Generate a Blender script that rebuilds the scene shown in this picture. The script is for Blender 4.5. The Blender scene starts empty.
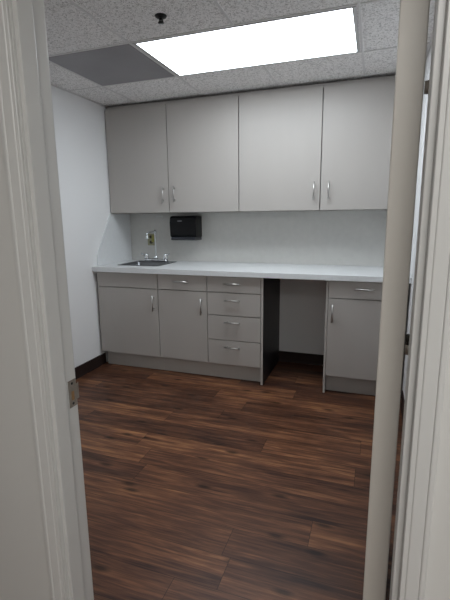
import bpy, bmesh, math, random
from mathutils import Vector, Matrix
random.seed(4)
sc = bpy.context.scene
COL = sc.collection
PI = math.pi

# ------------------------------------------------------------------ measures
H_CEIL = 2.2545
Y_DOORWALL = -2.780            # room face of the wall that holds the doorway
Y_HALL = -2.880                # hall face of the same wall
X_RIGHT = 2.515                # right wall of the room
Y_BACK_HALL = -4.75
H_TOP, TOP_T = 0.8951, 0.0405  # counter top height and thickness
Y_TOP = -0.634                 # counter front edge
Y_BASE = -0.6023               # base door fronts
Y_UP = -0.3163                 # upper door fronts
UP_B, UP_T = 1.342, 2.220
G = 0.6096
GX, GY = 0.3132, -0.7726

# ------------------------------------------------------------------ materials
def lin(c):
    c /= 255.0
    return c/12.92 if c <= .04045 else ((c+.055)/1.055)**2.4
def rgb(r, g, b): return (lin(r), lin(g), lin(b), 1.0)

def mat(name, col, rough=.5, metal=0.0, spec=.5, bump=None, vary=None, bump_strength=.2):
    m = bpy.data.materials.new(name); m.use_nodes = True
    nt = m.node_tree; b = nt.nodes['Principled BSDF']
    b.inputs['Base Color'].default_value = col
    b.inputs['Roughness'].default_value = rough
    b.inputs['Metallic'].default_value = metal
    b.inputs['Specular IOR Level'].default_value = spec
    tc = nt.nodes.new('ShaderNodeTexCoord')
    if vary:
        sx, sy, sz, amt = vary
        mp = nt.nodes.new('ShaderNodeMapping'); mp.inputs['Scale'].default_value = (sx, sy, sz)
        n = nt.nodes.new('ShaderNodeTexNoise'); n.inputs['Scale'].default_value = 1.0; n.inputs['Detail'].default_value = 4
        r = nt.nodes.new('ShaderNodeMapRange')
        r.inputs['From Min'].default_value = .25; r.inputs['From Max'].default_value = .75
        r.inputs['To Min'].default_value = 1-amt; r.inputs['To Max'].default_value = 1+amt
        mx = nt.nodes.new('ShaderNodeMix'); mx.data_type = 'RGBA'; mx.blend_type = 'MULTIPLY'
        mx.inputs[0].default_value = 1.0
        mx.inputs[6].default_value = col
        nt.links.new(tc.outputs['Object'], mp.inputs['Vector']); nt.links.new(mp.outputs['Vector'], n.inputs['Vector'])
        nt.links.new(n.outputs['Fac'], r.inputs['Value']); nt.links.new(r.outputs['Result'], mx.inputs[7])
        nt.links.new(mx.outputs[2], b.inputs['Base Color'])
    if bump:
        n2 = nt.nodes.new('ShaderNodeTexNoise'); n2.inputs['Scale'].default_value = bump; n2.inputs['Detail'].default_value = 3
        bp = nt.nodes.new('ShaderNodeBump'); bp.inputs['Strength'].default_value = bump_strength; bp.inputs['Distance'].default_value = .002
        nt.links.new(tc.outputs['Object'], n2.inputs['Vector']); nt.links.new(n2.outputs['Fac'], bp.inputs['Height'])
        nt.links.new(bp.outputs['Normal'], b.inputs['Normal'])
    return m

M = {}
M['wall'] = mat('wall_paint', rgb(238, 238, 238), .75, bump=350, bump_strength=.08)
M['hall_wall'] = mat('hall_paint', rgb(206, 205, 201), .7, bump=350, bump_strength=.08)
M['trim'] = mat('trim_gloss_paint', rgb(206, 206, 203), .32, bump=60, bump_strength=.05)
M['door'] = mat('door_beige_paint', rgb(214, 210, 202), .42, bump=60, bump_strength=.05)
M['laminate'] = mat('grey_laminate', rgb(178, 173, 168), .45, vary=(6, 6, 1.5, .02))
M['edge'] = mat('grey_edge_band', rgb(182, 178, 173), .45)
M['inside'] = mat('cabinet_inside', rgb(70, 67, 64), .7)
M['black_panel'] = mat('black_panel', rgb(22, 23, 26), .45)
M['counter'] = mat('white_counter', rgb(226, 228, 229), .30, vary=(45, 45, 45, .025))
M['splash'] = mat('splash_laminate', rgb(212, 211, 207), .42, vary=(22, 22, 22, .035))
M['base'] = mat('baseboard_vinyl', rgb(46, 35, 32), .5, spec=.25)
M['nickel'] = mat('brushed_nickel', rgb(192, 190, 187), .38, 1.0)
M['chrome'] = mat('chrome', rgb(225, 227, 230), .12, 1.0)
M['steel'] = mat('stainless_steel', rgb(120, 122, 124), .33, 1.0, vary=(4, 160, 4, .05))
M['steel_dark'] = mat('drain_metal', rgb(60, 60, 62), .35, 1.0)
M['black_plastic'] = mat('black_plastic', rgb(9, 10, 13), .38, spec=.3)
M['lit_lip'] = mat('lit_black_plastic', rgb(58, 60, 66), .25)  # black plastic greyed in its colour to imitate light caught on the lip
M['badge'] = mat('badge_grey', rgb(120, 122, 128), .4)
M['tbar'] = mat('grid_metal', rgb(224, 222, 221), .5)
M['light_frame'] = mat('light_frame', rgb(200, 200, 200), .45)
M['dark_tile'] = mat('dark_grey_panel', rgb(150, 148, 151), .55, vary=(3, 3, 3, .10))
M['sprinkler'] = mat('sprinkler_black', rgb(20, 20, 21), .4, .3)
M['zinc'] = mat('worn_zinc', rgb(150, 143, 134), .5, .6, vary=(60, 60, 60, .15))
M['raw_wood'] = mat('raw_wood', rgb(150, 118, 82), .8)
M['hinge_dark'] = mat('dark_bronze', rgb(48, 44, 40), .45, .6)
M['outlet'] = mat('outlet_plate', rgb(168, 166, 136), .5)
M['outlet_dark'] = mat('outlet_dark', rgb(70, 69, 58), .5)
M['outlet_yellow'] = mat('outlet_sticker', rgb(176, 172, 96), .6)
M['white_strip'] = mat('pale_strip', rgb(222, 222, 220), .5)
M['hall_ceiling'] = M['tbar']

def ceiling_mat():
    m = bpy.data.materials.new('fissured_tile'); m.use_nodes = True
    nt = m.node_tree; b = nt.nodes['Principled BSDF']; L = nt.links
    b.inputs['Roughness'].default_value = .9; b.inputs['Specular IOR Level'].default_value = .15
    tc = nt.nodes.new('ShaderNodeTexCoord')
    n = nt.nodes.new('ShaderNodeTexNoise'); n.inputs['Scale'].default_value = 95; n.inputs['Detail'].default_value = 3
    n.inputs['Distortion'].default_value = 1.4
    L.new(tc.outputs['Object'], n.inputs['Vector'])
    cr = nt.nodes.new('ShaderNodeValToRGB')
    cr.color_ramp.elements[0].position = .38; cr.color_ramp.elements[0].color = rgb(190, 187, 185)
    cr.color_ramp.elements[1].position = .50; cr.color_ramp.elements[1].color = rgb(250, 248, 247)
    L.new(n.outputs['Fac'], cr.inputs['Fac']); L.new(cr.outputs['Color'], b.inputs['Base Color'])
    bp = nt.nodes.new('ShaderNodeBump'); bp.inputs['Strength'].default_value = .5; bp.inputs['Distance'].default_value = .003
    L.new(n.outputs['Fac'], bp.inputs['Height']); L.new(bp.outputs['Normal'], b.inputs['Normal'])
    return m
M['ceiling'] = ceiling_mat()

def floor_mat():
    m = bpy.data.materials.new('wood_plank_vinyl'); m.use_nodes = True
    nt = m.node_tree; b = nt.nodes['Principled BSDF']; L = nt.links; N = nt.nodes.new
    PW, PL = .152, 1.22
    def math_(op, a, c=None):
        n = N('ShaderNodeMath'); n.operation = op
        for i, v in enumerate((a, c)):
            if v is None: continue
            if isinstance(v, (int, float)): n.inputs[i].default_value = v
            else: L.new(v, n.inputs[i])
        return n.outputs[0]
    tc = N('ShaderNodeTexCoord'); sp = N('ShaderNodeSeparateXYZ'); L.new(tc.outputs['Object'], sp.inputs[0])
    x, y = sp.outputs[0], sp.outputs[1]
    yr = math_('DIVIDE', math_('ADD', y, 10*PW+.020), PW)
    row = math_('FLOOR', yr); fy = math_('FRACT', yr)
    wn = N('ShaderNodeTexWhiteNoise'); wn.noise_dimensions = '1D'; L.new(row, wn.inputs['W'])
    xr = math_('DIVIDE', math_('ADD', math_('ADD', x, 20*PL), math_('MULTIPLY', wn.outputs['Value'], PL)), PL)
    ix = math_('FLOOR', xr); fx = math_('FRACT', xr)
    cb = N('ShaderNodeCombineXYZ'); L.new(row, cb.inputs[0]); L.new(ix, cb.inputs[1])
    wp = N('ShaderNodeTexWhiteNoise'); wp.noise_dimensions = '2D'; L.new(cb.outputs[0], wp.inputs['Vector'])
    rnd = wp.outputs['Value']
    # grain: stretched noise that changes from plank to plank
    gv = N('ShaderNodeCombineXYZ')
    L.new(math_('MULTIPLY', x, 2.6), gv.inputs[0]); L.new(math_('MULTIPLY', y, 44.0), gv.inputs[1]); L.new(math_('MULTIPLY', rnd, 37.0), gv.inputs[2])
    g1 = N('ShaderNodeTexNoise'); g1.inputs['Scale'].default_value = 1.0; g1.inputs['Detail'].default_value = 6; g1.inputs['Roughness'].default_value = .62
    g1.inputs['Distortion'].default_value = .5
    L.new(gv.outputs[0], g1.inputs['Vector'])
    gv2 = N('ShaderNodeCombineXYZ')
    L.new(math_('MULTIPLY', x, 2.6), gv2.inputs[0]); L.new(math_('MULTIPLY', y, 11.0), gv2.inputs[1]); L.new(math_('MULTIPLY', rnd, 91.0), gv2.inputs[2])
    g2 = N('ShaderNodeTexNoise'); g2.inputs['Scale'].default_value = 1.0; g2.inputs['Detail'].default_value = 3
    L.new(gv2.outputs[0], g2.inputs['Vector'])
    f = math_('ADD', math_('MULTIPLY', g1.outputs['Fac'], .62), math_('MULTIPLY', g2.outputs['Fac'], .38))
    gv3 = N('ShaderNodeCombineXYZ')
    L.new(math_('MULTIPLY', x, 9.0), gv3.inputs[0]); L.new(math_('MULTIPLY', y, 150.0), gv3.inputs[1]); L.new(math_('MULTIPLY', rnd, 53.0), gv3.inputs[2])
    g3 = N('ShaderNodeTexNoise'); g3.inputs['Scale'].default_value = 1.0; g3.inputs['Detail'].default_value = 2
    L.new(gv3.outputs[0], g3.inputs['Vector'])
    f = math_('ADD', f, math_('MULTIPLY', math_('SUBTRACT', g3.outputs['Fac'], .5), .22))
    f = math_('ADD', f, math_('MULTIPLY', math_('SUBTRACT', rnd, .5), .12))
    cr = N('ShaderNodeValToRGB'); e = cr.color_ramp.elements
    e[0].position = .33; e[0].color = rgb(48, 29, 23)
    e[1].position = .72; e[1].color = rgb(162, 113, 76)
    k = e.new(.47); k.color = rgb(86, 55, 40)
    k = e.new(.58); k.color = rgb(116, 77, 54)
    L.new(f, cr.inputs['Fac'])
    # knots
    kv = N('ShaderNodeCombineXYZ')
    L.new(math_('ADD', math_('MULTIPLY', x, 1.9), math_('MULTIPLY', rnd, 13.0)), kv.inputs[0]); L.new(math_('MULTIPLY', y, 5.4), kv.inputs[1])
    vo = N('ShaderNodeTexVoronoi'); vo.voronoi_dimensions = '2D'; vo.inputs['Scale'].default_value = 1.0; L.new(kv.outputs[0], vo.inputs['Vector'])
    kr = N('ShaderNodeMapRange'); kr.inputs['From Min'].default_value = .03; kr.inputs['From Max'].default_value = .10
    kr.inputs['To Min'].default_value = .30; kr.inputs['To Max'].default_value = 1.0
    L.new(vo.outputs['Distance'], kr.inputs['Value'])
    # seams
    def seam(fr, w):
        return math_('MULTIPLY', math_('GREATER_THAN', fr, w), math_('LESS_THAN', fr, 1-w))
    sm = math_('MULTIPLY', seam(fy, .009), seam(fx, .0011))
    sm2 = math_('ADD', math_('MULTIPLY', sm, .6), .4)
    tot = math_('MULTIPLY', kr.outputs['Result'], sm2)
    mx = N('ShaderNodeMix'); mx.data_type = 'RGBA'; mx.blend_type = 'MULTIPLY'; mx.inputs[0].default_value = 1.0
    L.new(cr.outputs['Color'], mx.inputs[6]); L.new(tot, mx.inputs[7])
    L.new(mx.outputs[2], b.inputs['Base Color'])
    b.inputs['Roughness'].default_value = .42; b.inputs['Specular IOR Level'].default_value = .32
    bp = N('ShaderNodeBump'); bp.inputs['Strength'].default_value = .15; bp.inputs['Distance'].default_value = .001
    L.new(math_('MULTIPLY', g1.outputs['Fac'], sm), bp.inputs['Height']); L.new(bp.outputs['Normal'], b.inputs['Normal'])
    return m
M['floor'] = floor_mat()

def emit_mat(name, col, strength):
    m = bpy.data.materials.new(name); m.use_nodes = True
    nt = m.node_tree; nt.nodes.remove(nt.nodes['Principled BSDF'])
    e = nt.nodes.new('ShaderNodeEmission'); e.inputs['Color'].default_value = col; e.inputs['Strength'].default_value = strength
    nt.links.new(e.outputs[0], nt.nodes['Material Output'].inputs[0])
    return m
M['lamp'] = emit_mat('lit_diffuser', (.87, .94, 1.0, 1), 9.5)

# ------------------------------------------------------------------ mesh helpers
def box(bm, x0, x1, y0, y1, z0, z1, bev=0.0, seg=2, mi=0):
    r = bmesh.ops.create_cube(bm, size=1.0)
    vs = r['verts']
    for v in vs:
        v.co = Vector(((x0+x1)/2 + v.co.x*(x1-x0), (y0+y1)/2 + v.co.y*(y1-y0), (z0+z1)/2 + v.co.z*(z1-z0)))
    fs = list({f for v in vs for f in v.link_faces})
    for f in fs: f.material_index = mi
    if bev > 0:
        es = list({e for v in vs for e in v.link_edges})
        bmesh.ops.bevel(bm, geom=es, offset=bev, segments=seg, profile=.5, affect='EDGES')
    return vs

def tube(bm, pts, rad, seg=12, cap=True):
    pts = [Vector(p) for p in pts]
    rads = rad if isinstance(rad, (list, tuple)) else [rad]*len(pts)
    rings = []
    t0 = (pts[1]-pts[0]).normalized()
    n = t0.orthogonal().normalized()
    for i, p in enumerate(pts):
        if i == 0: t = (pts[1]-pts[0])
        elif i == len(pts)-1: t = (pts[-1]-pts[-2])
        else: t = (pts[i+1]-pts[i]).normalized() + (pts[i]-pts[i-1]).normalized()
        t.normalize()
        n = (n - t*n.dot(t)).normalized(); b = t.cross(n)
        rings.append([bm.verts.new(p + (n*math.cos(2*PI*k/seg) + b*math.sin(2*PI*k/seg))*rads[i]) for k in range(seg)])
    for a, c in zip(rings, rings[1:]):
        for k in range(seg):
            f = bm.faces.new((a[k], a[(k+1) % seg], c[(k+1) % seg], c[k])); f.smooth = True
    if cap:
        bm.faces.new(list(reversed(rings[0]))); bm.faces.new(rings[-1])
    return rings

def lathe(bm, prof, cx, cy, seg=24):
    rings = []
    for r, z in prof:
        rings.append([bm.verts.new((cx + r*math.cos(2*PI*k/seg), cy + r*math.sin(2*PI*k/seg), z)) for k in range(seg)])
    for a, c in zip(rings, rings[1:]):
        for k in range(seg):
            f = bm.faces.new((a[k], a[(k+1) % seg], c[(k+1) % seg], c[k])); f.smooth = True
    bm.faces.new(list(reversed(rings[0]))); bm.faces.new(rings[-1])

def prism(bm, poly, axis, a, b):
    """extrude a polygon given in the plane across `axis` from a to b"""
    def P(u, v, w):
        return {'X': (w, u, v), 'Y': (u, w, v), 'Z': (u, v, w)}[axis]
    A = [bm.verts.new(P(u, v, a)) for u, v in poly]
    B = [bm.verts.new(P(u, v, b)) for u, v in poly]
    n = len(poly)
    for i in range(n): bm.faces.new((A[i], A[(i+1) % n], B[(i+1) % n], B[i]))
    bm.faces.new(list(reversed(A))); bm.faces.new(B)

def rrect(x0, x1, y0, y1, r, n=5):
    out = []
    for cx, cy, a0 in ((x1-r, y1-r, 0), (x0+r, y1-r, PI/2), (x0+r, y0+r, PI), (x1-r, y0+r, 1.5*PI)):
        for k in range(n+1):
            a = a0 + PI/2*k/n
            out.append((cx + r*math.cos(a), cy + r*math.sin(a)))
    return out

def obj(name, bm, m, parent=None, label=None):
    me = bpy.data.meshes.new(name)
    bmesh.ops.recalc_face_normals(bm, faces=bm.faces[:])
    bm.to_mesh(me); bm.free()
    for x in (m if isinstance(m, (list, tuple)) else [m]): me.materials.append(x)
    o = bpy.data.objects.new(name, me); COL.objects.link(o)
    if parent:
        o.parent = parent
        w = Vector(parent.location); p = parent.parent
        while p: w += Vector(p.location); p = p.parent
        me.transform(Matrix.Translation(-w))
    if label: o['label'] = label
    return o

def new(): return bmesh.new()
def tag(o, label, cat, group=None):
    o['label'] = label; o['category'] = cat
    if group: o['group'] = group
    return o
def thing(name, label, cat, loc, group=None):
    e = bpy.data.objects.new(name, None); COL.objects.link(e); e.location = loc; e.empty_display_size = .1
    return tag(e, label, cat, group)
def struct(name, bm, m):
    o = obj(name, bm, m); o['kind'] = 'structure'; return o

# ------------------------------------------------------------------ room shell
HX0, HX1 = -1.2, 4.2
b = new(); box(b, HX0, HX1, Y_BACK_HALL, .1, -.08, 0); struct('floor', b, M['floor'])
# wall_left and friends
b = new(); box(b, -.1, 0, Y_DOORWALL-.05, .1, .0, H_CEIL+.1); struct('wall_left', b, M['wall'])
b = new(); box(b, 0, X_RIGHT, 0, .1, 0, H_CEIL+.1); struct('wall_back', b, M['wall'])
b = new(); box(b, X_RIGHT, X_RIGHT+.1, Y_DOORWALL-.05, .1, 0, H_CEIL+.1); struct('wall_right', b, M['wall'])

# doorway wall: opening between the jamb boards
XL, XR = 1.547, 2.348          # jamb faces
JT, ZH = .018, 2.045           # jamb board thickness, head height
b = new()
box(b, HX0, XL-JT-.002, Y_HALL, Y_DOORWALL, 0, H_CEIL+.1)
box(b, XR+JT+.002, HX1, Y_HALL, Y_DOORWALL, 0, H_CEIL+.1)
box(b, XL-JT-.002, XR+JT+.002, Y_HALL, Y_DOORWALL, ZH+JT+.002, H_CEIL+.1)
struct('wall_front', b, M['hall_wall'])
b = new(); box(b, HX0, HX1, Y_BACK_HALL-.1, Y_BACK_HALL, 0, H_CEIL+.1); struct('wall_hall', b, M['hall_wall'])

# ceiling: fissured tile field with its metal grid
b = new(); box(b, HX0, HX1, Y_BACK_HALL, .1, H_CEIL+.0035, H_CEIL+.06); ceil = struct('ceiling', b, M['ceiling'])
b = new()
BW = .0065
for i in range(-1, 5):
    x = GX + i*G
    if 0 < x < X_RIGHT:
        if i == 2:      # interrupted by the light panel
            box(b, x-BW, x+BW, GY-BW, -.001, H_CEIL-.001, H_CEIL+.0040, .0008, 1)
            box(b, x-BW, x+BW, Y_DOORWALL, GY-G+BW, H_CEIL-.001, H_CEIL+.0040, .0008, 1)
            continue
        box(b, x-BW, x+BW, Y_DOORWALL, -.001, H_CEIL-.001, H_CEIL+.0040, .0008, 1)
for j in range(-4, 2):
    y = GY + j*G
    if Y_DOORWALL < y < 0:
        box(b, .001, X_RIGHT-.001, y-BW, y+BW, H_CEIL-.0008, H_CEIL+.0040, .0008, 1)
# wall angle around the room
box(b, .0005, .014, Y_DOORWALL, -.001, H_CEIL-.003, H_CEIL+.0040)
box(b, X_RIGHT-.014, X_RIGHT-.0005, Y_DOORWALL, -.001, H_CEIL-.003, H_CEIL+.0040)
obj('ceiling_grid', b, M['tbar'], ceil)

# baseboards
b = new()
prism(b, [(.0005, 0), (.013, 0), (.009, .012), (.008, .094), (.006, .0965), (.0005, .0965)], 'Y', Y_DOORWALL+.001, -.616)
box(b, .0005, .008, -.616, -.53, 0, .0965)
struct('baseboard_left', b, M['base'])
b = new()
prism(b, [(-.0005, 0), (-.013, 0), (-.009, .012), (-.008, .094), (-.006, .0965), (-.0005, .0965)], 'X', 1.5035, 1.9675)
struct('baseboard_back', b, M['base'])
b = new()
prism(b, [(X_RIGHT-.0005, 0), (X_RIGHT-.013, 0), (X_RIGHT-.009, .012), (X_RIGHT-.008, .094), (X_RIGHT-.006, .0965), (X_RIGHT-.0005, .0965)], 'Y', Y_DOORWALL+.001, -.62)
struct('baseboard_right', b, M['base'])

# ------------------------------------------------------------------ door frame
ST = .011                      # stop thickness
SY0, SY1 = -2.8725, -2.827     # stop, hall edge and room edge
def jamb(name, x, s):
    b = new()
    box(b, min(x, x-s*JT), max(x, x-s*JT), Y_HALL, Y_DOORWALL, 0, ZH+JT, .0015, 2)
    box(b, min(x-s*.001, x+s*ST), max(x-s*.001, x+s*ST), SY0, SY1, 0, ZH, .0018, 2)
    return struct(name, b, M['trim'])
jl = jamb('trim_1', XL, 1)
jr = jamb('trim_2', XR, -1)
b = new()
box(b, XL, XR, Y_HALL, Y_DOORWALL, ZH, ZH+JT, .0015, 2)
box(b, XL+ST, XR-ST, SY0, SY1, ZH-ST, ZH+.001, .0018, 2)
struct('trim_3', b, M['trim'])

# casing: stepped moulding, inner thin edge to outer thick edge
CW = .042
PROF = [(0, 0), (0, .0060), (.0012, .0072), (.0085, .0078), (.0100, .0092), (.0115, .0096), (.029, .0112), (.0310, .0112), (.0325, .0132), (.0345, .0138),
        (.0395, .0138), (.0415, .0125), (.042, .010), (.042, 0)]
def casing(name, x, s, y, sy):
    b = new()
    poly = [(x - s*u, y + sy*w) for u, w in PROF]
    prism(b, poly, 'Z', 0, ZH + .001 + CW)
    return struct(name, b, M['trim'])
casing('trim_4', XL-.001, 1, Y_HALL-.0003, -1)
casing('trim_5', XR+.001, -1, Y_HALL-.0003, -1)
b = new()
prism(b, [(Y_HALL-.0003 - w, ZH + .001 + u) for u, w in PROF], 'X', XL-.001, XR+.001)
struct('trim_6', b, M['trim'])
casing('trim_7', XL-.004, 1, Y_DOORWALL+.0003, 1)
b = new(); box(b, XR+.012, XR+.062, Y_DOORWALL+.0003, Y_DOORWALL+.012, 0, ZH+.05, .002, 2); struct('trim_8', b, M['trim'])

# strike plate on the left jamb
b = new()
z0, z1 = .815, .888; zc = (z0+z1)/2
t = .0016
ya, yb = -2.8085, -2.7805
hole = (-2.800, -2.789, zc-.019, zc+.006)
# plate with a latch hole: four strips
box(b, XL, XL+t, ya, hole[0], z0, z1); box(b, XL, XL+t, hole[1], yb, z0, z1)
box(b, XL, XL+t, hole[0], hole[1], z0, hole[2]); box(b, XL, XL+t, hole[0], hole[1], hole[3], z1)
# curved lip bending past the room edge of the jamb
lip = [(XL+t*.5, -2.784), (XL+t*.5, -2.777), (XL-.0005, -2.771), (XL-.004, -2.767)]
for (x0_, y0_), (x1_, y1_) in zip(lip, lip[1:]):
    vs = [b.verts.new(p) for p in ((x0_, y0_, zc-.021), (x1_, y1_, zc-.021), (x1_, y1_, zc+.021), (x0_, y0_, zc+.021),
                                   (x0_+t, y0_+.0004, zc-.021), (x1_+t, y1_+.0004, zc-.021), (x1_+t, y1_+.0004, zc+.021), (x0_+t, y0_+.0004, zc+.021))]
    for q in ((0, 1, 2, 3), (4, 7, 6, 5), (0, 4, 5, 1), (3, 2, 6, 7), (0, 3, 7, 4), (1, 5, 6, 2)): b.faces.new([vs[i] for i in q])
sp_ = obj('strike_plate', b, M['zinc'], jl, 'worn metal strike plate')
b = new(); box(b, XL+.0002, XL+.0009, hole[0], hole[1], hole[2], hole[3]); obj('latch_hole', b, M['raw_wood'], sp_, 'bare wood showing in the latch hole')
b = new()
for zz in (z0+.009, z1-.009):
    tube(b, [(XL+.001, -2.7955, zz), (XL+t+.0006, -2.7955, zz)], [.0042, .0034], 12)
obj('screw', b, M['steel_dark'], sp_)

# ------------------------------------------------------------------ open door, hinged on the right jamb
DT, DW, DH = .0475, .762, 2.03
ang = math.radians(2.9)
b = new()
# local frame: origin at the hinge-side right corner, x to the left is thickness, y into the room
box(b, -DT, 0, 0, DW, .008, DH, .0025, 2)
door = struct('door_1', b, M['door'])
door.location = (2.3345, -2.7690, 0); door.rotation_euler = (0, 0, -ang)
# hinge in the gap: knuckles and leaf, in the door's own frame
for z_, m_, lb in ((1.062, 'hinge_dark', 'dark hinge knuckle'), (1.042, 'zinc', 'grey hinge knuckle'), (1.513, 'zinc', 'grey hinge knuckle')):
    b = new(); tube(b, [(.0055, -.008, z_-.010), (.0055, -.008, z_+.010)], .0050, 14)
    h = obj('hinge', b, M[m_]); h.parent = door; h['label'] = lb

# ------------------------------------------------------------------ cabinets
def bar_handle(parent, c, axis, yface, L=.130, P=.096):
    b = new(); x, z = c; off = .030; r = .0060
    y = yface-off
    if axis == 'Z':
        tube(b, [(x, y, z-L/2), (x, y, z+L/2)], r, 12)
        for s in (-1, 1): tube(b, [(x, yface-.0002, z+s*P/2), (x, y, z+s*P/2)], .0048, 10)
    else:
        tube(b, [(x-L/2, y, z), (x+L/2, y, z)], r, 12)
        for s in (-1, 1): tube(b, [(x+s*P/2, yface-.0002, z), (x+s*P/2, y, z)], .0048, 10)
    return obj('handle', b, M['nickel'], parent, 'brushed metal bar handle')

GAP = .0031
FT = .019                      # front thickness
def front(kind, parent, x0, x1, z0, z1, yf, hc=None, axis='X'):
    b = new(); box(b, x0+GAP, x1-GAP, yf, yf+FT, z0+GAP, z1-GAP, .0012, 2)
    o = obj(kind, b, M['laminate'], parent)
    if hc: bar_handle(o, hc, axis, yf)
    return o

def carcass(parent, x0, x1, yf, z0, z1, top=True, name='carcass', yb=-.010):
    b = new(); t = .016; y0 = yf + FT + .005
    box(b, x0, x0+t, y0, yb, z0, z1); box(b, x1-t, x1, y0, yb, z0, z1)
    box(b, x0+t, x1-t, y0, yb, z0, z0+t)
    if top: box(b, x0+t, x1-t, y0, yb, z1-t, z1)
    box(b, x0+t, x1-t, yb-.006, yb, z0+t, z1-(t if top else 0))
    return obj(name, b, M['laminate'], parent)

# upper cabinets
UX = [.0065, .5968, 1.2226, 1.8641, 2.490]
def upper(x0, xm, x1, hl, hr, label):
    e = thing('wall_cabinet', label, 'cabinet', ((x0+x1)/2, -.15, UP_B), 'wall cabinets under the ceiling')
    b = new(); t = .016; y0 = Y_UP+FT+.005; yb = -.0095; zt = H_CEIL-.012
    box(b, x0, x0+t, y0, yb, UP_B, zt); box(b, x1-t, x1, y0, yb, UP_B, zt)
    box(b, x0+t, x1-t, y0, yb, UP_B, UP_B+t); box(b, x0+t, x1-t, y0, yb, UP_T-t, zt)
    box(b, x0+t, x1-t, yb-.006, yb, UP_B+t, UP_T-t)
    obj('carcass', b, M['laminate'], e)
    front('door', e, x0, xm, UP_B, UP_T, Y_UP, hl, 'Z')
    front('door', e, xm, x1, UP_B, UP_T, Y_UP, hr, 'Z')
    return e
upper(UX[0], UX[1], UX[2]-.001, (.551, 1.492), (.654, 1.496), 'pale grey two-door wall cabinet above the sink and black towel dispenser')
upper(UX[2], UX[3], UX[4], (1.820, 1.489), (1.927, 1.490), 'pale grey two-door wall cabinet on the right, above the empty stretch of counter')

# base cabinets
Z_UND = H_TOP - TOP_T
ZT = Z_UND - .003
Z1, Z2, Z3, ZB = .7232, .5398, .3397, .135
X0, X1, X2, X3, X4 = .0216, .6085, 1.0447, 1.4842, 1.9635
XEND = 2.487
def kick(parent, x0, x1):
    b = new(); box(b, x0, x1, Y_BASE+.060, Y_BASE+.076, .0005, ZB, .001, 1); obj('toe_kick', b, M['laminate'], parent)

e = thing('base_cabinet', 'wide grey sink cabinet with a blank top front, at the left wall', 'cabinet', ((X0+X1)/2, -.3, 0), 'base cabinets under the counter')
carcass(e, X0, X1-.0005, Y_BASE, ZB, ZT, top=False)
front('blank_front', e, X0, X1, Z1, ZT, Y_BASE)
front('door', e, X0, X1, ZB, Z1, Y_BASE, (.569, .607), 'Z')
kick(e, X0+.016, X1)
e = thing('base_cabinet', 'narrow grey cabinet with one drawer over a door, between sink and drawer cabinets', 'cabinet', ((X1+X2)/2, -.3, 0), 'base cabinets under the counter')
carcass(e, X1+.0005, X2-.0005, Y_BASE, ZB, ZT)
front('drawer', e, X1, X2, Z1, ZT, Y_BASE, (.8267, .797), 'X')
front('door', e, X1, X2, ZB, Z1, Y_BASE, (.999, .604), 'Z')
kick(e, X1+.0005, X2)
e = thing('drawer_cabinet', 'grey stack of four drawers with a black side facing the knee space', 'cabinet', ((X2+X3)/2, -.3, 0), 'base cabinets under the counter')
carcass(e, X2+.0005, X3-.002, Y_BASE, ZB, ZT)
for za, zb, zh in ((Z1, ZT, .797), (Z2, Z1, .666), (Z3, Z2, .491), (ZB, Z3, .287)):
    front('drawer', e, X2, X3-.001, za, zb, Y_BASE, (1.2615, zh), 'X')
kick(e, X2+.0005, X3-.001)
b = new(); box(b, X3, X3+.0175, Y_BASE+.0012, -.0005, .0005, ZT, 0); box(b, X3, X3+.0175, Y_BASE, Y_BASE+.0012, .0005, ZT, 0)
me_o = obj('end_panel', b, [M['black_panel'], M['edge']], e, 'black end panel with a grey front edge')
for p in me_o.data.polygons:
    if p.center.y + e.location.y < Y_BASE+.0013: p.material_index = 1
e = thing('base_cabinet', 'grey cabinet with one drawer over a door, right of the knee space', 'cabinet', ((X4+XEND)/2, -.3, 0), 'base cabinets under the counter')
b = new(); box(b, X4, X4+.0150, Y_BASE, -.0005, .0005, ZT, .0006, 1); obj('end_panel', b, M['laminate'], e)
carcass(e, X4+.018, XEND, Y_BASE, ZB, ZT)
front('drawer', e, X4+.0145, XEND, Z1, ZT, Y_BASE, (2.2235, .798), 'X')
front('door', e, X4+.0145, XEND, ZB, Z1, Y_BASE, (2.0145, .615), 'Z')
kick(e, X4+.018, XEND)

# ------------------------------------------------------------------ countertop with the sink cut-out
SX0, SX1, SY0_, SY1_ = .140, .548, -.480, -.078       # sink rim outline
def plate_hole(bm, X, Y, z0, z1):
    vt = {(i, j, k): bm.verts.new((X[i], Y[j], z)) for i in range(4) for j in range(4) for k, z in enumerate((z0, z1))}
    for i in range(3):
        for j in range(3):
            if i == 1 and j == 1: continue
            for k in (0, 1):
                bm.faces.new([vt[i, j, k], vt[i+1, j, k], vt[i+1, j+1, k], vt[i, j+1, k]])
    for i in range(3):
        for j in (0, 3): bm.faces.new([vt[i, j, 0], vt[i+1, j, 0], vt[i+1, j, 1], vt[i, j, 1]])
        for j in (0, 3): bm.faces.new([vt[j, i, 0], vt[j, i+1, 0], vt[j, i+1, 1], vt[j, i, 1]])
    for (a, c) in (((1, 1), (2, 1)), ((2, 1), (2, 2)), ((2, 2), (1, 2)), ((1, 2), (1, 1))):
        bm.faces.new([vt[a + (0,)], vt[c + (0,)], vt[c + (1,)], vt[a + (1,)]])
    bm.edges.ensure_lookup_table()
    es = [e for e in bm.edges if all(abs(v.co.y - Y[0]) < 1e-6 for v in e.verts) and (all(abs(v.co.z-z1) < 1e-6 for v in e.verts) or all(abs(v.co.z-z0) < 1e-6 for v in e.verts))]
    bmesh.ops.bevel(bm, geom=es, offset=.0025, segments=3, profile=.5, affect='EDGES')
b = new(); plate_hole(b, [.001, SX0+.016, SX1-.016, 2.513], [Y_TOP, SY0_+.016, SY1_-.016, -.001], Z_UND, H_TOP)
tag(obj('countertop', b, M['counter']), 'long off-white laminate countertop running across all base cabinets', 'countertop')

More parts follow.
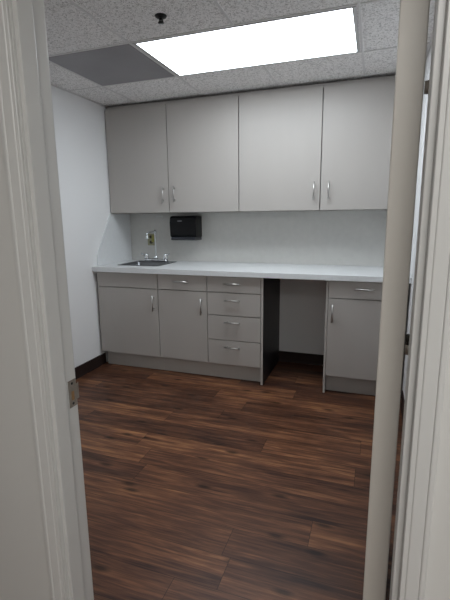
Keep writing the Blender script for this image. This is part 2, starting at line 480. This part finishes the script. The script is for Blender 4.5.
# splash panels
b = new()
prism(b, [(-.0105, H_TOP+.0005), (-.557, H_TOP+.0005), (-.556, .989), (-.330, UP_B-.002), (-.0105, UP_B-.002)], 'X', .0008, .0135)
tag(obj('side_splash', b, M['counter']), 'white slant-edged side splash panel on the left wall beside the sink', 'splash panel')
b = new(); box(b, .0008, 2.513, -.0095, -.0008, H_TOP+.0005, UP_B-.001, .0006, 1)
tag(obj('backsplash', b, M['splash']), 'pale mottled backsplash panel between countertop and wall cabinets', 'splash panel')

# ------------------------------------------------------------------ sink
sx = (SX0+SX1)/2
e = thing('sink', 'small stainless steel drop-in sink in the left end of the counter', 'sink', (sx, (SY0_+SY1_)/2, H_TOP))
b = new()
bx0, bx1, by0, by1 = SX0+.026, SX1-.026, SY0_+.026, SY1_-.080
loops = [(SX0, SX1, SY0_, SY1_, .030, H_TOP+.0006), (SX0+.001, SX1-.001, SY0_+.001, SY1_-.001, .030, H_TOP+.0035),
         (SX0+.008, SX1-.008, SY0_+.008, SY1_-.008, .028, H_TOP+.0045),
         (bx0-.006, bx1+.006, by0-.006, by1+.006, .045, H_TOP+.0030), (bx0, bx1, by0, by1, .045, H_TOP-.004),
         (bx0+.006, bx1-.006, by0+.006, by1-.006, .050, H_TOP-.130), (bx0+.030, bx1-.030, by0+.030, by1-.030, .050, H_TOP-.158)]
rings = [[b.verts.new((x, y, z)) for x, y in rrect(x0, x1, y0, y1, r, 6)] for x0, x1, y0, y1, r, z in loops]
for a, c in zip(rings, rings[1:]):
    n = len(a)
    for k in range(n):
        f = b.faces.new((a[k], a[(k+1) % n], c[(k+1) % n], c[k])); f.smooth = True
b.faces.new(rings[-1])
obj('basin', b, M['steel'], e)
b = new(); lathe(b, [(.040, H_TOP-.1575), (.042, H_TOP-.155), (.036, H_TOP-.1535), (.030, H_TOP-.156), (.004, H_TOP-.1565)], sx, (by0+by1)/2, 24)
obj('drain', b, M['chrome'], e)

# ------------------------------------------------------------------ faucet
FXc, FY = .338, -.112
zf = H_TOP+.0046
e = thing('faucet', 'chrome gooseneck faucet with two lever handles behind the sink', 'faucet', (FXc, FY, zf))
b = new()
rr = lambda i, z: [b.verts.new((x, y, z)) for x, y in rrect(FXc-.122+i, FXc+.122-i, FY-.026+i, FY+.026-i, .024-i*.5, 6)]
R = [rr(0, zf), rr(0, zf+.014), rr(.004, zf+.020), rr(.010, zf+.022)]
for a, c in zip(R, R[1:]):
    for k in range(len(a)): b.faces.new((a[k], a[(k+1) % len(a)], c[(k+1) % len(a)], c[k])).smooth = True
b.faces.new(list(reversed(R[0]))); b.faces.new(R[-1])
obj('deck_plate', b, M['chrome'], e)
b = new()
zt, arm, rb = 1.178, .150, .014
pts = [(FXc, FY, zf+.020), (FXc, FY, zf+.05), (FXc, FY, zt-rb)]
for k in range(1, 7):
    a = PI/2*k/6
    pts.append((FXc, FY - rb*(1-math.cos(a)), zt - rb + rb*math.sin(a)))
pts += [(FXc, FY-.5*arm, zt-.004), (FXc, FY-arm+rb, zt-.010)]
for k in range(1, 7):
    a = PI/2*k/6
    pts.append((FXc, FY - arm + rb - rb*math.sin(a), zt-.010 - rb*(1-math.cos(a))))
lx, ly, lz = pts[-1]
pts.append((lx, ly, lz-.012))
tube(b, pts, .0080, 14)
lathe(b, [(.0085, zt-.020), (.0125, zt-.012), (.0125, zt+.008), (.009, zt+.014), (.003, zt+.016)], FXc, FY, 18)
lathe(b, [(.019, zf+.0195), (.020, zf+.030), (.016, zf+.042), (.012, zf+.050), (.0085, zf+.054)], FXc, FY, 20)
sp_o = obj('spout', b, M['chrome'], e)
b = new(); lathe(b, [(.0105, lz-.040), (.0120, lz-.037), (.0120, lz-.012), (.009, lz-.008)], lx, ly, 18); obj('aerator', b, M['chrome'], sp_o)
for s in (-1, 1):
    hx = FXc + s*.100
    b = new()
    lathe(b, [(.022, zf+.0195), (.024, zf+.027), (.021, zf+.040), (.016, zf+.052), (.018, zf+.062), (.013, zf+.070), (.003, zf+.073)], hx, FY, 20)
    tube(b, [(hx, FY, zf+.058), (hx + s*.020, FY-.006, zf+.062), (hx + s*.048, FY-.014, zf+.070)], [.0085, .0070, .0085], 12)
    obj('handle', b, M['chrome'], e)

# ------------------------------------------------------------------ wall outlet with a sticker behind the faucet
ox0, ox1, oz0, oz1 = .200, .278, 1.040, 1.152
e = thing('wall_outlet', 'small dark-edged outlet with a yellow-green sticker, behind the faucet spout', 'outlet', ((ox0+ox1)/2, -.010, oz0))
b = new(); box(b, ox0, ox1, -.0155, -.0098, oz0, oz1, .002, 2); obj('cover_plate', b, M['outlet'], e)
for zz in (oz0+.031, oz1-.031):
    b = new()
    prism(b, rrect((ox0+ox1)/2-.017, (ox0+ox1)/2+.017, zz-.014, zz+.014, .010, 5), 'Y', -.0172, -.0150)
    obj('socket', b, M['outlet_dark'], e, 'dark socket face')
b = new()
prism(b, [(ox0+.045, oz0+.030), (ox1-.004, oz0+.034), (ox1-.006, oz1-.010), (ox0+.048, oz1-.014)], 'Y', -.0188, -.0174)
obj('sticker', b, M['outlet_yellow'], e, 'yellow-green sticker')

# thin pale strip on the backsplash, under the wall cabinet
b = new(); box(b, .300, .372, -.0125, -.0092, 1.305, 1.322, .001, 1)
tag(obj('pale_strip', b, M['white_strip']), 'short pale strip on the backsplash, just left of the black dispenser top', 'adhesive strip')

# ------------------------------------------------------------------ paper towel dispenser
dx0, dx1, dz0, dz1, dyb, dyf = .515, .770, 1.098, 1.316, -.0090, -.158
e = thing('towel_dispenser', 'black plastic paper towel dispenser hung on the backsplash', 'dispenser', ((dx0+dx1)/2, dyb, dz0))
b = new()
prof = [(dyb, dz1-.004), (dyf+.040, dz1), (dyf+.014, dz1-.005), (dyf+.004, dz1-.018), (dyf, dz1-.060), (dyf+.002, dz0+.045), (dyf+.010, dz0+.030), (dyb, dz0+.030)]
prism(b, prof, 'X', dx0, dx1)
es = [ed for ed in b.edges if abs(ed.verts[0].co.x-ed.verts[1].co.x) < 1e-6]
bmesh.ops.bevel(b, geom=es, offset=.007, segments=3, profile=.5, affect='EDGES')
obj('cover', b, M['black_plastic'], e)
b = new()
lipp = [(dyb, dz0+.0295), (dyf+.009, dz0+.0295), (dyf-.012, dz0+.016), (dyf-.010, dz0+.005), (dyf+.010, dz0), (dyb, dz0)]
prism(b, lipp, 'X', dx0+.012, dx1-.006)
bmesh.ops.bevel(b, geom=[ed for ed in b.edges if abs(ed.verts[0].co.x-ed.verts[1].co.x) < 1e-6 and ed.verts[0].co.x < dx0+.1 and max(v.co.z for v in ed.verts) < dz0+.02], offset=.008, segments=3, profile=.5, affect='EDGES')
obj('towel_tray', b, M['lit_lip'], e, 'glossy dark lower lip')
b = new()
bz = dz1-.046; bxm = (dx0+dx1)/2-.028
prism(b, [(bxm+.024*math.cos(2*PI*k/20), bz+.0055*math.sin(2*PI*k/20)) for k in range(20)], 'Y', dyf-.0012, dyf+.004)
obj('badge', b, M['badge'], e, 'small grey oval badge')

# ------------------------------------------------------------------ ceiling fittings
lx0, lx1, ly0, ly1 = GX+G+.0125, GX+3*G-.0125, GY-G+.0125, GY-.0125
e = thing('ceiling_light', 'bright rectangular white light panel set in the ceiling grid', 'ceiling light', ((lx0+lx1)/2, (ly0+ly1)/2, H_CEIL))
fx0, fx1, fy0, fy1 = lx0+.019, lx1-.019, ly0+.011, ly1-.008
b = new(); zA, zB = H_CEIL-.0015, H_CEIL+.0030
box(b, lx0, lx1, ly0, fy0, zA, zB, .0006, 1); box(b, lx0, lx1, fy1, ly1, zA, zB, .0006, 1)
box(b, lx0, fx0, fy0, fy1, zA, zB, .0006, 1); box(b, fx1, lx1, fy0, fy1, zA, zB, .0006, 1)
obj('frame', b, M['light_frame'], e)
b = new(); box(b, fx0+.0003, fx1-.0003, fy0+.0003, fy1-.0003, H_CEIL+.0002, zB); obj('diffuser', b, M['lamp'], e, 'glowing white diffuser')

b = new(); box(b, GX+.0115, GX+G-.0115, GY-G+.0115, GY-.0115, H_CEIL-.0005, H_CEIL+.0030, .001, 1)
tag(obj('ceiling_panel', b, M['dark_tile']), 'dark grey square ceiling panel left of the bright light', 'ceiling panel')

spx, spy = 1.235, -1.600
e = thing('fire_sprinkler', 'small black pendent fire sprinkler hanging from the ceiling', 'sprinkler', (spx, spy, H_CEIL))
b = new(); lathe(b, [(.029, H_CEIL+.0034), (.029, H_CEIL+.001), (.025, H_CEIL-.004), (.014, H_CEIL-.008), (.010, H_CEIL-.0085)], spx, spy, 28); obj('escutcheon', b, M['sprinkler'], e)
b = new(); tube(b, [(spx, spy, H_CEIL-.008), (spx, spy, H_CEIL-.019)], .010, 14)
for s in (-1, 1):
    tube(b, [(spx+s*.007, spy, H_CEIL-.017), (spx+s*.010, spy, H_CEIL-.022), (spx+s*.003, spy, H_CEIL-.028)], .0032, 8)
obj('frame', b, M['sprinkler'], e)
b = new(); lathe(b, [(.004, H_CEIL-.026), (.015, H_CEIL-.027), (.015, H_CEIL-.0295), (.004, H_CEIL-.031)], spx, spy, 20); obj('deflector', b, M['sprinkler'], e)

# ------------------------------------------------------------------ lights
def area(name, loc, sx_, sy_, power, col):
    l = bpy.data.lights.new(name, 'AREA'); l.shape = 'RECTANGLE'; l.size = sx_; l.size_y = sy_; l.energy = power; l.color = col
    o = bpy.data.objects.new(name, l); COL.objects.link(o); o.location = loc
    return o
HALL_P = 33
area('hall_ceiling_lamp', (2.95, -4.40, H_CEIL-.01), 1.8, .6, HALL_P, (1.0, 1.0, .99))
w = bpy.data.worlds.new('world'); sc.world = w; w.use_nodes = True
w.node_tree.nodes['Background'].inputs[0].default_value = (.9, .95, 1.0, 1)
w.node_tree.nodes['Background'].inputs[1].default_value = .15

# ------------------------------------------------------------------ camera
cam = bpy.data.cameras.new('camera'); co = bpy.data.objects.new('camera', cam); COL.objects.link(co)
R_ = Vector((.9433182, .33172516, -.01045002)); U_ = Vector((-.05425886, .18520436, .98120096)); F_ = Vector((-.32742443, .92501771, -.19270567))
co.matrix_world = Matrix(((R_.x, U_.x, -F_.x, 2.2672), (R_.y, U_.y, -F_.y, -3.6297), (R_.z, U_.z, -F_.z, 1.2964), (0, 0, 0, 1)))
cam.sensor_width = 36; cam.sensor_fit = 'AUTO'; cam.lens = 419.68/600*36; cam.clip_start = .02
sc.camera = co
sc.view_settings.view_transform = 'Standard'; sc.view_settings.look = 'None'; sc.view_settings.gamma = 1
sc.view_settings.exposure = 0.12; sc.view_settings.use_curve_mapping = False
